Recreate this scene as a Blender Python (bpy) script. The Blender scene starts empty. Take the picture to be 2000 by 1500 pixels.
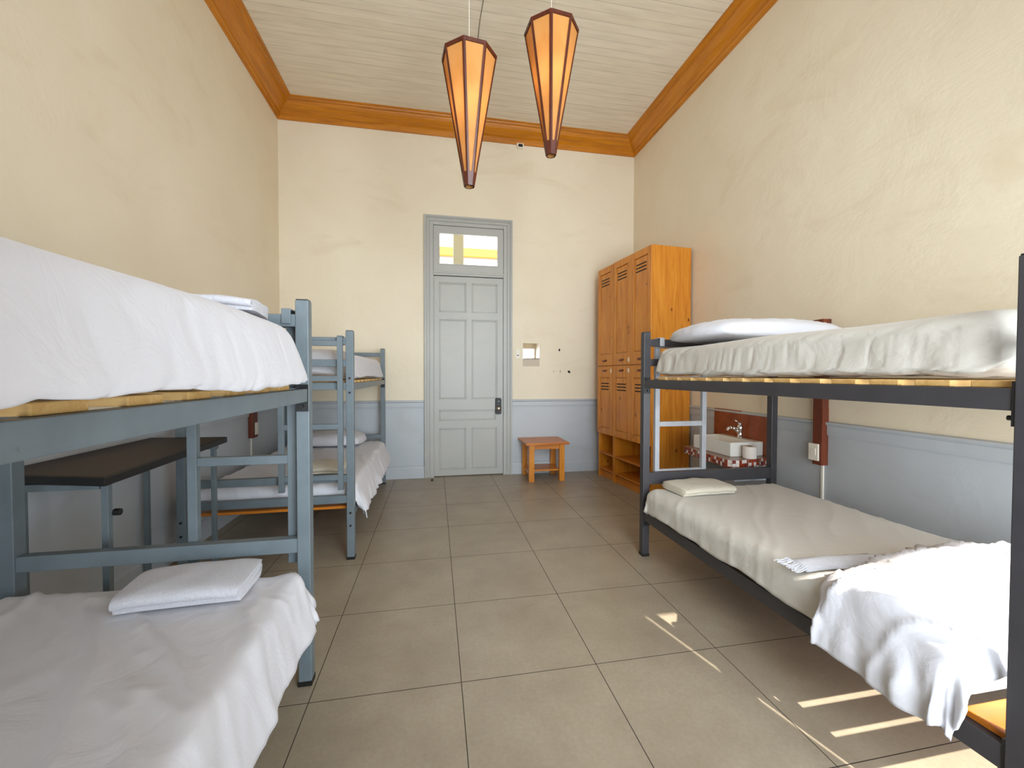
import bpy, bmesh, math, random
from mathutils import Vector, Matrix, noise
random.seed(7)
sc = bpy.context.scene
COL = sc.collection
PI = math.pi

# ------------------------------------------------------------------ camera
yaw, pitch, roll, cam_h = .1852, .0218, .0017, 1.2938
c, s = math.cos(yaw), math.sin(yaw)
rt = Vector((c, -s, 0)); fw = Vector((s, c, 0)); up = Vector((0, 0, 1))
F = fw * math.cos(pitch) - up * math.sin(pitch)
U0 = up * math.cos(pitch) + fw * math.sin(pitch)
R = rt * math.cos(roll) + U0 * math.sin(roll)
U = U0 * math.cos(roll) - rt * math.sin(roll)
cam = bpy.data.cameras.new('camera'); cam_o = bpy.data.objects.new('camera', cam); COL.objects.link(cam_o)
cam.sensor_width = 36; cam.lens = 798.74 * 36 / 2000; cam.clip_start = .02
M = Matrix((R, U, -F)).transposed().to_4x4(); M.translation = Vector((0, 0, cam_h))
cam_o.matrix_world = M
sc.camera = cam_o

# ------------------------------------------------------------------ view, sky, sun, window light
sc.view_settings.view_transform = 'Standard'; sc.view_settings.look = 'None'
sc.view_settings.gamma = 1; sc.view_settings.use_curve_mapping = False
sc.view_settings.exposure = -0.34
sc.cycles.use_denoising = True
sc.cycles.max_bounces = 14; sc.cycles.diffuse_bounces = 9; sc.cycles.sample_clamp_indirect = 6
W = bpy.data.worlds.new('sky'); sc.world = W; W.use_nodes = True
bg = W.node_tree.nodes['Background']; bg.inputs[0].default_value = (.78, .88, 1, 1); bg.inputs[1].default_value = 2.6
sun = bpy.data.lights.new('sun', 'SUN'); sun.energy = 21; sun.angle = .009; sun.color = (1, .93, .82)
sun_o = bpy.data.objects.new('sun', sun); COL.objects.link(sun_o)
SUN_EL, SUN_AZ = math.radians(37.5), .262
sd = Vector((-math.sin(SUN_AZ) * math.cos(SUN_EL), math.cos(SUN_AZ) * math.cos(SUN_EL), -math.sin(SUN_EL)))
sun_o.rotation_euler = sd.to_track_quat('-Z', 'Y').to_euler(); sun_o.location = (4, -6, 8)

XL, XR, YB, YF, ZC = -1.796, 2.672, 5.24, -.36, 4.44
# area lamps standing in for daylight at the windows behind the camera
WIN = [(-1.45, -.65, .25, 3.55), (.35, 1.40, .25, 3.55), (1.70, 2.62, .25, 1.99)]
def window_light(name, w, energy, colr):
    a = bpy.data.lights.new(name, 'AREA'); a.shape = 'RECTANGLE'; a.size = w[1] - w[0]; a.size_y = w[3] - w[2]
    a.energy = energy; a.color = colr
    o = bpy.data.objects.new(name, a); COL.objects.link(o)
    o.location = ((w[0] + w[1]) / 2, YF + .02, (w[2] + w[3]) / 2)
    o.rotation_euler = Vector((0, 1, 0)).to_track_quat('-Z', 'Z').to_euler(); a.spread = math.radians(132)
window_light('window_daylight', WIN[0], 34, (.80, .91, 1))
window_light('window_daylight', WIN[1], 122, (.82, .92, 1))
window_light('window_daylight', WIN[2], 50, (.84, .93, 1))

# ------------------------------------------------------------------ materials
def lin(h):
    v = [int(h[i:i + 2], 16) / 255 for i in (0, 2, 4)]
    return tuple((x / 12.92 if x <= .04045 else ((x + .055) / 1.055) ** 2.4) for x in v) + (1,)
class NM:
    def __init__(self, name, rough=.6, metal=0, spec=.5):
        self.m = bpy.data.materials.new(name); self.m.use_nodes = True
        self.t = self.m.node_tree; self.n = self.t.nodes
        self.b = self.n['Principled BSDF']
        self.b.inputs['Roughness'].default_value = rough; self.b.inputs['Metallic'].default_value = metal
        self.b.inputs['Specular IOR Level'].default_value = spec
    def new(self, typ, **kw):
        x = self.n.new(typ)
        for k, v in kw.items(): setattr(x, k, v)
        return x
    def put(self, sock, val):
        if hasattr(val, 'links') or isinstance(val, bpy.types.NodeSocket): self.t.links.new(val, sock)
        else: sock.default_value = val
    def coord(self, which='Object', scale=(1, 1, 1)):
        tc = self.new('ShaderNodeTexCoord'); mp = self.new('ShaderNodeMapping'); mp.inputs['Scale'].default_value = scale
        self.t.links.new(tc.outputs[which], mp.inputs[0]); return mp.outputs[0]
    def noise(self, vec, sc_=5, detail=4, rough=.5, dist=0):
        x = self.new('ShaderNodeTexNoise'); self.put(x.inputs['Vector'], vec)
        x.inputs['Scale'].default_value = sc_; x.inputs['Detail'].default_value = detail
        x.inputs['Roughness'].default_value = rough; x.inputs['Distortion'].default_value = dist
        return x.outputs[0]
    def ramp(self, fac, stops):
        x = self.new('ShaderNodeValToRGB'); self.put(x.inputs[0], fac); e = x.color_ramp.elements
        while len(e) < len(stops): e.new(.5)
        for k, (p, col) in enumerate(stops): e[k].position = p; e[k].color = col
        return x.outputs[0]
    def mix(self, fac, a, b, blend='MIX'):
        x = self.new('ShaderNodeMix', data_type='RGBA', blend_type=blend)
        self.put(x.inputs[0], fac); self.put(x.inputs[6], a); self.put(x.inputs[7], b); return x.outputs[2]
    def math(self, op, a, b=0, c_=0):
        x = self.new('ShaderNodeMath', operation=op); self.put(x.inputs[0], a); self.put(x.inputs[1], b); self.put(x.inputs[2], c_); return x.outputs[0]
    def col(self, v): self.put(self.b.inputs['Base Color'], v); return self
    def bump(self, h, strength=.2, dist=.01):
        x = self.new('ShaderNodeBump'); x.inputs['Strength'].default_value = strength; x.inputs['Distance'].default_value = dist
        self.put(x.inputs['Height'], h); self.t.links.new(x.outputs[0], self.b.inputs['Normal']); return self
def g(v): return (v, v, v, 1)

def paint(name, h1, h2, rough=.6, bumpk=.25, stain=None, worn=False):
    n = NM(name, rough); v = n.coord()
    f = n.noise(v, 1.3, 5, .55, .3)
    colr = n.mix(n.ramp(f, [(.3, g(0)), (.7, g(1))]), lin(h1), lin(h2))
    if stain:
        v2 = n.coord(scale=(.5, .8, 1.6)); f2 = n.ramp(n.noise(v2, 1.7, 6, .6, 1.2), [(.56, g(0)), (.78, g(.34))])
        colr = n.mix(f2, colr, lin(stain))
    if worn:
        f3 = n.ramp(n.noise(v, 22, 6, .65), [(.62, g(0)), (.72, g(.35))])
        colr = n.mix(f3, colr, lin(worn))
    n.col(colr)
    n.bump(n.noise(v, 2.6, 6, .6, .4), bumpk, .03)
    return n.m
m_wall = paint('cream_wall_paint', 'e5dac3', 'ded1b8', .55, .28, 'c9b692')
m_dado = paint('grey_dado_paint', 'babfc4', 'b1b7bc', .45, .2, '9c9c98')
m_door = paint('pale_grey_door_paint', 'b0afa9', 'a6a6a1', .42, .08, 'a09c92', worn='8f8a80')
def wood(name, dark, mid, light, rough=.35, axis='Z', scale=1, knots=True, coat=.05):
    n = NM(name, rough)
    st = {'X': (1.2, 14, 14), 'Y': (14, 1.2, 14), 'Z': (14, 14, 1.2)}[axis]
    v = n.coord(scale=tuple(k * scale for k in st))
    f = n.noise(v, 1.6, 6, .6, .6)
    st2 = tuple(k * scale * (4 if k > 5 else 2) for k in st); f2 = n.noise(n.coord(scale=st2), 2, 4, .6)
    colr = n.ramp(f, [(.25, lin(dark)), (.5, lin(mid)), (.75, lin(light))])
    colr = n.mix(n.ramp(f2, [(.35, g(.28)), (.6, g(0))]), colr, lin(dark))
    if knots:
        sk = tuple((4.2 if k > 5 else 2.4) for k in st)
        vo = n.new('ShaderNodeTexVoronoi'); n.put(vo.inputs['Vector'], n.coord(scale=sk)); vo.inputs['Scale'].default_value = 1.9
        k = n.ramp(vo.outputs['Distance'], [(.06, g(.85)), (.085, g(.45)), (.13, g(0))])
        colr = n.mix(k, colr, lin('5a2408'))
    n.col(colr); n.b.inputs['Coat Weight'].default_value = coat; n.b.inputs['Coat Roughness'].default_value = .25
    n.bump(f2, .06, .004); return n.m
m_pine = wood('varnished_pine', 'ad6010', 'cd8222', 'dc9636', axis='Z')
m_pine_x = wood('varnished_pine_board', 'a45a14', 'c2741f', 'd08a36', axis='X', knots=False)
m_cornice_x = wood('golden_brown_cornice', '9e5c06', 'bd740c', 'cd8412', axis='X', knots=False)
m_cornice_y = wood('golden_brown_cornice_side', '9e5c06', 'bd740c', 'cd8412', axis='Y', knots=False)
m_slat = wood('raw_pine_slat', 'b98c4e', 'd3a968', 'e2bf83', .6, 'X', 1.5, False, 0)
m_redwood = wood('old_reddish_board', '4a1c0c', '6a2c12', '7f3a1a', .5, 'Z', 1, False, .05)
m_slot = NM('dark_slot', .9).col(lin('1c0e06')).m
def metal_paint(name, hx, rough=.38, wear=None):
    n = NM(name, rough, 0, .5); v = n.coord()
    f = n.ramp(n.noise(v, 9, 5, .6), [(.35, g(0)), (.7, g(1))])
    h2 = lin(hx); d = tuple(x * .82 for x in h2[:3]) + (1,)
    colr = n.mix(f, h2, d)
    if wear: colr = n.mix(n.ramp(n.noise(v, 40, 3, .7), [(.66, g(0)), (.74, g(.5))]), colr, lin(wear))
    n.col(colr).bump(n.noise(v, 60, 2), .05, .002); return n.m
m_bluegrey = metal_paint('grey_blue_metal_paint', '69747a', .4, '4c5558')
m_dark = metal_paint('charcoal_metal_paint', '3c3a3d', .4, '2c2a2e')
m_lightmetal = metal_paint('pale_grey_metal', 'a5a6aa', .35)
m_black = NM('black_plastic', .5).col(lin('141313')).m
m_desktop = NM('dark_brown_laminate', .55, 0, .3)
m_desktop.col(m_desktop.mix(m_desktop.noise(m_desktop.coord(scale=(3, 14, 3)), 3, 5), lin('241c1b'), lin('382d2e')))
m_desktop = m_desktop.m
def cloth(name, h1, h2, weave=900, k=.22, rough=.85):
    n = NM(name, rough, 0, .25); v = n.coord()
    n.col(n.mix(n.noise(v, 3, 4), lin(h1), lin(h2)))
    a = n.noise(v, 7, 5, .55, .8); b = n.noise(v, weave, 2)
    h = n.math('ADD', n.math('MULTIPLY', a, 1.0), n.math('MULTIPLY', b, .03))
    n.bump(h, k, .03); n.b.inputs['Sheen Weight'].default_value = .15; return n.m
m_sheet = cloth('white_cotton', 'cfced3', 'c7c6cc')
m_sheet_b = cloth('off_white_cotton', 'c6c1b8', 'beb8ae')
def terry(name, hx):
    n = NM(name, .95, 0, .1); v = n.coord(); a = n.noise(v, 130, 4, .8)
    n.col(n.mix(n.ramp(a, [(.3, g(0)), (.7, g(1))]), tuple(x * .82 for x in lin(hx)[:3]) + (1,), lin(hx)))
    n.bump(a, .8, .006); n.b.inputs['Sheen Weight'].default_value = .3; return n.m
m_towel = terry('white_terry', 'd2d1d8'); m_towel_c = terry('cream_terry', 'd6cdb9')
m_ceramic = NM('white_ceramic', .12).col(lin('dcd9d2')).m
m_chrome = NM('chrome', .12, 1).col(g(.75)).m
m_steel = NM('brushed_nickel', .3, 1).col(lin('b0aaa0')).m
m_paper = NM('toilet_paper', .9).col(lin('dcd2c8')).m
m_card = NM('card_core', .9).col(lin('8a7258')).m
m_white = NM('white_plastic', .4).col(lin('e6e0d2')).m
m_mirror = NM('mirror_glass', .02, 1).col(g(.95)).m
m_glass = NM('window_glass', .0); m_glass.b.inputs['Transmission Weight'].default_value = 1; m_glass.b.inputs['IOR'].default_value = 1.02; m_glass = m_glass.col(g(1)).m
m_sun_block = NM('sun_blocking_pane', .5); m_sun_block.b.inputs['Transmission Weight'].default_value = .0; m_sun_block = m_sun_block.col(g(.8)).m  # opaque filler for unseen windows, stops direct sun
n = NM('red_mosaic_tile', .25); v = n.coord(scale=(1, 1, 1))
sn = n.new('ShaderNodeVectorMath', operation='SCALE'); n.put(sn.inputs[0], v); sn.inputs['Scale'].default_value = 1 / .026
fl = n.new('ShaderNodeVectorMath', operation='FLOOR'); n.put(fl.inputs[0], sn.outputs[0])
wn = n.new('ShaderNodeTexWhiteNoise', noise_dimensions='3D'); n.put(wn.inputs['Vector'], fl.outputs[0])
cr = n.ramp(wn.outputs['Value'], [(0, lin('8c2f18')), (.35, lin('6e1c12')), (.6, lin('a8482a')), (.78, lin('d9cfc6'))]); cr.node.color_ramp.interpolation = 'CONSTANT'
fr = n.new('ShaderNodeVectorMath', operation='FRACTION'); n.put(fr.inputs[0], sn.outputs[0])
sx = n.new('ShaderNodeSeparateXYZ'); n.put(sx.inputs[0], fr.outputs[0])
gro = n.math('MINIMUM', n.math('MINIMUM', sx.outputs[0], sx.outputs[1]), sx.outputs[2])
n.col(n.mix(n.math('LESS_THAN', gro, .07), cr, lin('8a6a5c'))); m_mosaic = n.m
n = NM('terracotta_splash_tile', .35); v = n.coord(); n.col(n.ramp(n.noise(v, 9, 6, .65), [(.3, lin('7a3414')), (.7, lin('9f5022'))])); m_terra = n.m
n = NM('parchment', .55); v = n.coord(scale=(1, 1, .6)); n.col(n.ramp(n.noise(v, 7, 4, .5, .5), [(.3, lin('d89c50')), (.5, lin('e6b066')), (.75, lin('eec080'))]))
n.b.inputs['Subsurface Weight'].default_value = 0
tr = n.new('ShaderNodeBsdfTranslucent'); tr.inputs[0].default_value = lin('f8d294'); ms = n.new('ShaderNodeMixShader'); ms.inputs[0].default_value = .5
n.t.links.new(n.b.outputs[0], ms.inputs[1]); n.t.links.new(tr.outputs[0], ms.inputs[2]); n.t.links.new(ms.outputs[0], n.n['Material Output'].inputs[0]); m_parch = n.m
m_mahog = wood('mahogany_strip', '3a140c', '54200f', '6a2c18', .4, 'Z', 2, False)
# floor tiles, 60 cm, laid on the room's own grid
n = NM('grey_brown_floor_tile', .36)
tc = n.new('ShaderNodeTexCoord'); sp = n.new('ShaderNodeSeparateXYZ'); n.put(sp.inputs[0], tc.outputs['Object'])
def edge(o, off):
    a = n.math('FRACT', n.math('DIVIDE', n.math('SUBTRACT', o, off), .6)); a = n.math('ABSOLUTE', n.math('SUBTRACT', a, .5))
    return n.math('SUBTRACT', .5, a)
ed = n.math('MINIMUM', edge(sp.outputs[0], -.4953), edge(sp.outputs[1], 1.7043))
grt = n.math('LESS_THAN', ed, .0030)
vv = n.coord(); f = n.noise(vv, 3, 7, .6, .2); f2 = n.noise(vv, 60, 4, .6)
colr = n.ramp(f, [(.3, lin('918573')), (.7, lin('a39885'))]); colr = n.mix(n.ramp(f2, [(.35, g(.18)), (.65, g(0))]), colr, lin('6e6253'))
n.col(n.mix(grt, colr, lin('352c24'))); n.put(n.b.inputs['Roughness'], n.mix(grt, g(.36), g(.9)))
n.bump(n.math('SUBTRACT', 1, grt), .4, .002); m_floor = n.m
# painted ceiling boards
n = NM('painted_ceiling_boards', .6); tc = n.new('ShaderNodeTexCoord'); sp = n.new('ShaderNodeSeparateXYZ'); n.put(sp.inputs[0], tc.outputs['Object'])
a = n.math('FRACT', n.math('DIVIDE', sp.outputs[1], .092)); ln = n.math('LESS_THAN', a, .05)
bi = n.math('FLOOR', n.math('DIVIDE', sp.outputs[1], .092)); wn = n.new('ShaderNodeTexWhiteNoise', noise_dimensions='1D'); n.put(wn.inputs['W'], bi)
f = n.noise(n.coord(scale=(1, 9, 1)), 3, 5)
brk = n.ramp(n.noise(n.coord(scale=(1.2, 12, 1)), 2, 3), [(.35, g(.25)), (.62, g(1))])
colr = n.mix(wn.outputs['Value'], lin('e8ddca'), lin('e1d6c0')); colr = n.mix(n.ramp(f, [(.3, g(.0)), (.8, g(.4))]), colr, lin('b8ab92'))
n.col(n.mix(n.math('MULTIPLY', n.math('MULTIPLY', ln, .55), brk), colr, lin('7d6f58'))); n.bump(n.math('SUBTRACT', 1, ln), .35, .006); m_ceil = n.m
n = NM('weathered_facade', .8); tc = n.new('ShaderNodeTexCoord'); sp = n.new('ShaderNodeSeparateXYZ'); n.put(sp.inputs[0], tc.outputs['Object'])
a = n.math('FRACT', n.math('DIVIDE', sp.outputs[2], .16)); n.col(n.mix(n.math('LESS_THAN', a, .1), lin('f2f0ec'), lin('b0aca4'))); m_facade = n.m
m_ochre = NM('ochre_beam', .7).col(lin('e0a030')).m
m_rose = NM('rose_panel', .7).col(lin('d8a09a')).m
m_extgrey = NM('grey_green_post', .6).col(lin('8c8c78')).m

# ------------------------------------------------------------------ mesh helpers
def obj(name, bm, mats, parent=None, smooth=False, bev=0, label=None):
    me = bpy.data.meshes.new(name); bmesh.ops.recalc_face_normals(bm, faces=bm.faces[:]); bm.to_mesh(me); bm.free()
    if not isinstance(mats, (list, tuple)): mats = [mats]
    for m in mats: me.materials.append(m)
    if smooth:
        for p in me.polygons: p.use_smooth = True
    o = bpy.data.objects.new(name, me); COL.objects.link(o)
    if parent: o.parent = parent
    if bev:
        b = o.modifiers.new('bevel', 'BEVEL'); b.width = bev; b.segments = 2; b.limit_method = 'ANGLE'; b.harden_normals = False
    if label: o['label'] = label
    return o
def tag(o, label, cat, group=None, kind=None):
    if label: o['label'] = label
    if cat: o['category'] = cat
    if group: o['group'] = group
    if kind: o['kind'] = kind
    return o
def thing(name, label, cat, loc=(0, 0, 0), rotz=0, group=None):
    o = bpy.data.objects.new(name, None); COL.objects.link(o); o.empty_display_size = .1
    o.location = loc; o.rotation_euler = (0, 0, rotz); return tag(o, label, cat, group)
def structure(name, bm, mats, parent=None, **k):
    o = obj(name, bm, mats, parent, **k)
    if not parent: o['kind'] = 'structure'
    return o
def box(bm, x0, x1, y0, y1, z0, z1, mi=0):
    x0, x1 = min(x0, x1), max(x0, x1); y0, y1 = min(y0, y1), max(y0, y1); z0, z1 = min(z0, z1), max(z0, z1)
    v = [bm.verts.new(p) for p in ((x0, y0, z0), (x1, y0, z0), (x1, y1, z0), (x0, y1, z0), (x0, y0, z1), (x1, y0, z1), (x1, y1, z1), (x0, y1, z1))]
    for q in ((0, 3, 2, 1), (4, 5, 6, 7), (0, 1, 5, 4), (1, 2, 6, 5), (2, 3, 7, 6), (3, 0, 4, 7)):
        bm.faces.new([v[i] for i in q]).material_index = mi
    return v
def B(*a, mi=0):
    bm = bmesh.new(); box(bm, *a, mi=mi); return bm
def prism(bm, pts, axis, a, b_, mi=0):
    """extrude polygon pts (2D) along axis from a to b_"""
    def P(p, t):
        return {'X': (t, p[0], p[1]), 'Y': (p[0], t, p[1]), 'Z': (p[0], p[1], t)}[axis]
    lo = [bm.verts.new(P(p, a)) for p in pts]; hi = [bm.verts.new(P(p, b_)) for p in pts]
    k = len(pts)
    bm.faces.new(lo[::-1]).material_index = mi; bm.faces.new(hi).material_index = mi
    for i in range(k): bm.faces.new((lo[i], lo[(i + 1) % k], hi[(i + 1) % k], hi[i])).material_index = mi
def tube(bm, p0, p1, r0, r1=None, seg=16, mi=0, cap=True):
    r1 = r0 if r1 is None else r1
    p0, p1 = Vector(p0), Vector(p1); d = (p1 - p0).normalized()
    q = d.to_track_quat('Z', 'Y'); A = []; C2 = []
    for i in range(seg):
        t = 2 * PI * i / seg; w = q @ Vector((math.cos(t), math.sin(t), 0))
        A.append(bm.verts.new(p0 + w * r0)); C2.append(bm.verts.new(p1 + w * r1))
    for i in range(seg): bm.faces.new((A[i], A[(i + 1) % seg], C2[(i + 1) % seg], C2[i])).material_index = mi
    if cap: bm.faces.new(A[::-1]).material_index = mi; bm.faces.new(C2).material_index = mi
def lathe(bm, prof, ctr, seg=24, mi=0):
    rings = []
    for r, z in prof:
        rings.append([bm.verts.new((ctr[0] + r * math.cos(2 * PI * i / seg), ctr[1] + r * math.sin(2 * PI * i / seg), ctr[2] + z)) for i in range(seg)])
    for a, b_ in zip(rings, rings[1:]):
        for i in range(seg): bm.faces.new((a[i], a[(i + 1) % seg], b_[(i + 1) % seg], b_[i])).material_index = mi
    return rings
def pipe_path(bm, pts, r, seg=10, mi=0):
    for a, b_ in zip(pts, pts[1:]): tube(bm, a, b_, r, seg=seg, mi=mi)

# ------------------------------------------------------------------ room shell
T = .12
structure('floor', B(XL - .3, XR + .3, YF - .3, YB + .12, -.1, 0), m_floor)
structure('ceiling', B(XL - .3, XR + .3, YF - .3, YB + .3, ZC, ZC + .12), m_ceil)
def wall_side(name, x0, x1):
    bm = bmesh.new(); box(bm, x0, x1, YF - T, YB + T, .0, .93, 1); box(bm, x0, x1, YF - T, YB + T, .93, ZC, 0); return structure(name, bm, [m_wall, m_dado])
wall_side('wall_left', XL - T, XL); wall_side('wall_right', XR, XR + T)
DX0, DX1, DZ = -.075, .925, 3.22
bm = bmesh.new()
for a, b_ in ((XL, DX0), (DX1, XR)):
    box(bm, a, b_, YB, YB + T, 0, .93, 1); box(bm, a, b_, YB, YB + T, .93, ZC, 0)
box(bm, DX0, DX1, YB, YB + T, DZ, ZC, 0)
wall_back = structure('wall_back', bm, [m_wall, m_dado])
# wall behind the camera with three window openings
bm = bmesh.new(); xs = [XL]
for w in WIN: xs += [w[0], w[1]]
xs.append(XR)
for i in range(0, len(xs), 2): box(bm, xs[i], xs[i + 1], YF - T, YF, 0, ZC)
for w in WIN: box(bm, w[0], w[1], YF - T, YF, 0, w[2]); box(bm, w[0], w[1], YF - T, YF, w[3], ZC)
structure('wall_front', bm, m_wall)
for k, w in enumerate(WIN):
    bm = bmesh.new(); y0, y1 = YF - .09, YF - .04
    box(bm, w[0], w[0] + .05, y0, y1, w[2], w[3]); box(bm, w[1] - .05, w[1], y0, y1, w[2], w[3])
    box(bm, w[0], w[1], y0, y1, w[2], w[2] + .05); box(bm, w[0], w[1], y0, y1, w[3] - .05, w[3])
    wo = structure('window_%d' % (k + 2), bm, m_door, bev=.003)
    if k < 2:
        obj('window_pane', B(w[0] + .05, w[1] - .05, YF - .07, YF - .062, w[2] + .05, w[3] - .05), m_sun_block, wo)  # solid pane added to keep the sun beam out of this opening

# cornice: stepped cove profile (distance from wall d, height z)
CP = [(0, 4.262), (.018, 4.262), (.022, 4.285), (.034, 4.300), (.036, 4.318), (.058, 4.335), (.095, 4.352), (.128, 4.378), (.146, 4.400), (.150, 4.412), (.176, 4.418), (.180, 4.428), (.205, 4.432), (.205, ZC), (0, ZC)]
def cornice(name, fn, mat, mi=0):
    bm = bmesh.new(); k = len(CP); A = []; C2 = []
    for d, z in CP:
        p, q = fn(d); A.append(bm.verts.new((*p, z))); C2.append(bm.verts.new((*q, z)))
    for i in range(k): bm.faces.new((A[i], A[(i + 1) % k], C2[(i + 1) % k], C2[i]))
    bm.faces.new(A); bm.faces.new(C2[::-1]); return structure(name, bm, mat)
cornice('trim_1', lambda d: ((XL + d, YB - d), (XR - d, YB - d)), m_cornice_x)
cornice('trim_2', lambda d: ((XL + d, YF + .002), (XL + d, YB - d)), m_cornice_y)
cornice('trim_3', lambda d: ((XR - d, YF + .002), (XR - d, YB - d)), m_cornice_y)
# chair rail and baseboards
RP = [(0, .880), (.008, .880), (.010, .890), (.012, .900), (.012, .945), (.020, .952), (.026, .962), (.024, .972), (0, .978)]
SP = [(0, 0), (.018, 0), (.018, .125), (.012, .140), (.012, .150), (0, .158)]
def rail(name, prof, wall, a, b_):
    bm = bmesh.new()
    if wall == 'L': prism(bm, [(XL + d, z) for d, z in prof], 'Y', a, b_)
    if wall == 'R': prism(bm, [(XR - d, z) for d, z in prof], 'Y', a, b_)
    if wall == 'B': prism(bm, [(YB - d, z) for d, z in prof], 'X', a, b_)
    return structure(name, bm, m_dado)
rail('trim_4', RP, 'L', YF, YB - .02); rail('trim_5', RP, 'R', YF, YB - .02)
rail('trim_6', RP, 'B', XL + .001, -.136); rail('trim_7', RP, 'B', .983, XR - .001)
rail('baseboard_left', SP, 'L', YF, YB - .02); rail('baseboard_right', SP, 'R', YF, YB - .02)
b1 = rail('baseboard_back', SP, 'B', XL + .001, -.136); bm = bmesh.new(); prism(bm, [(YB - d, z) for d, z in SP], 'X', .983, XR - .001)
obj('baseboard_back', bm, m_dado, b1)
# holes and marks left in the plaster beside the mirror
def blob(name, x, z, rx, rz, mat, d=.0015):
    bm = bmesh.new(); pts = []
    for i in range(9):
        t = 2 * PI * i / 9; k = .75 + .4 * random.random(); pts.append((x + rx * k * math.cos(t), z + rz * k * math.sin(t)))
    prism(bm, pts, 'Y', YB - d, YB + .002); return obj(name, bm, mat, wall_back)
for x, z, rx, rz in ((1.622, 1.628, .013, .022), (1.757, 1.34, .020, .020), (1.635, 1.34, .006, .024), (1.545, 1.34, .004, .018)):
    blob('plaster_hole', x, z, rx, rz, m_slot if rx > .01 else NM('worn_plaster').col(lin('8a7f6a')).m)

# ------------------------------------------------------------------ door with casing and transom
bm = bmesh.new()   # moulded casing (steps) around the opening
ox0, ox1, oz = -.135, .980, 3.28
for k, (w0, w1, d) in enumerate(((0, .022, .040), (.022, .034, .030), (.034, .060, .022), (.060, .068, .028), (.068, .112, .016))):
    box(bm, ox0 + w0, ox0 + w1, YB - d, YB + .03, 0, oz - w0); box(bm, ox1 - w1, ox1 - w0, YB - d, YB + .03, 0, oz - w0)
    box(bm, ox0 + w1, ox1 - w1, YB - d, YB + .03, oz - w1, oz - w0)
door = structure('door_1', bm, m_door, bev=.002)
bm = bmesh.new()   # jamb, transom bar
box(bm, -.0235, .8685, YB - .012, YB + .09, 2.545, 2.600); box(bm, -.0235, .8685, YB - .022, YB + .0, 2.572, 2.592)
obj('transom_bar', bm, m_door, door, bev=.003)
bm = bmesh.new(); box(bm, -.0745, -.004, YB + .046, YB + .09, 0, 3.215); box(bm, .850, .9245, YB + .046, YB + .09, 0, 3.215); box(bm, -.004, .850, YB + .046, YB + .09, 3.14, 3.215); box(bm, -.004, .850, YB + .046, YB + .09, 2.52, 2.6)
box(bm, -.0235, -.018, YB - .010, YB + .05, 0, 2.545); box(bm, .865, .8685, YB - .010, YB + .05, 0, 2.545)
box(bm, -.0745, .9245, YB + .046, YB + .11, 0, .06); obj('door_rebate', bm, m_door, door)  # stops and sill behind the leaf, added to close light leaks
bm = bmesh.new()   # leaf: stiles and rails around recessed panels
fx0, fx1, y0, y1 = -.016, .862, YB + .004, YB + .044
def leaf_grid(bm, x0, x1, z0, z1, holes, ya, yb):
    xs = sorted({x0, x1, *[h[0] for h in holes], *[h[1] for h in holes]}); zs = sorted({z0, z1, *[h[2] for h in holes], *[h[3] for h in holes]})
    for i in range(len(xs) - 1):
        for j in range(len(zs) - 1):
            cx, cz = (xs[i] + xs[i + 1]) / 2, (zs[j] + zs[j + 1]) / 2
            if not any(h[0] < cx < h[1] and h[2] < cz < h[3] for h in holes): box(bm, xs[i], xs[i + 1], ya, yb, zs[j], zs[j + 1])
    bmesh.ops.remove_doubles(bm, verts=bm.verts[:], dist=.0005)
    seen = {}; kill = []
    for f_ in bm.faces:
        key = tuple(sorted(v.index for v in f_.verts))
        if key in seen: kill += [f_, seen[key]]
        else: seen[key] = f_
    bmesh.ops.delete(bm, geom=list(set(kill)), context='FACES_ONLY')
holes = [(.045, .390, 2.085, 2.462), (.455, .790, 2.085, 2.462), (.045, .390, .985, 2.0), (.455, .790, .985, 2.0), (.045, .775, .710, .850), (.045, .385, .085, .618), (.455, .785, .085, .618)]
leaf_grid(bm, fx0, fx1, .012, 2.536, holes, y0, y1); bm.verts.index_update()
leaf = obj('door_leaf', bm, m_door, door)
for h in holes:
    bm = bmesh.new(); x0, x1, z0, z1 = h
    box(bm, x0, x1, YB + .018, YB + .034, z0, z1)
    for d, yy in ((.0, .007), (.012, .012)):
        w = .012
        box(bm, x0 + d, x0 + d + w, YB + yy, YB + .03, z0 + d, z1 - d); box(bm, x1 - d - w, x1 - d, YB + yy, YB + .03, z0 + d, z1 - d)
        box(bm, x0 + d, x1 - d, YB + yy, YB + .03, z0 + d, z0 + d + w); box(bm, x0 + d, x1 - d, YB + yy, YB + .03, z1 - d - w, z1 - d)
    obj('door_panel', bm, m_door, leaf, bev=.003)
for z in (2.277, 1.25, .36):
    bm = bmesh.new(); tube(bm, (-.021, YB - .002, z - .055), (-.021, YB - .002, z + .055), .007, seg=10); obj('hinge', bm, m_door, leaf)
bm = bmesh.new(); prism(bm, [(.762, .800), (.775, .790), (.825, .790), (.838, .800), (.838, .985), (.825, .998), (.775, .998), (.762, .985)], 'Y', YB - .028, YB + .006)
lk = obj('keypad_lock', bm, m_black, leaf, smooth=False, bev=.004, label='black keypad lock with a nickel knob')
bm = bmesh.new(); rg = lathe(bm, [(.004, 0), (.030, .002), (.033, .012), (.024, .02), (.020, .03), (.028, .04), (.030, .05), (.022, .058), (.002, .06)], (0, 0, 0), 20)
for v_ in bm.verts: v_.co = Vector((.800 + v_.co.x, YB - .026 - v_.co.z, .862 + v_.co.y))
obj('door_knob', bm, m_steel, leaf, smooth=True)
bm = bmesh.new(); tube(bm, (.800, YB - .028, .955), (.800, YB - .032, .955), .006, seg=10); obj('keypad_light', bm, m_white, leaf)
obj('strike_plate', B(.868, .905, YB - .019, YB - .012, .83, 1.02), m_door, door, bev=.002)
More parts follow.
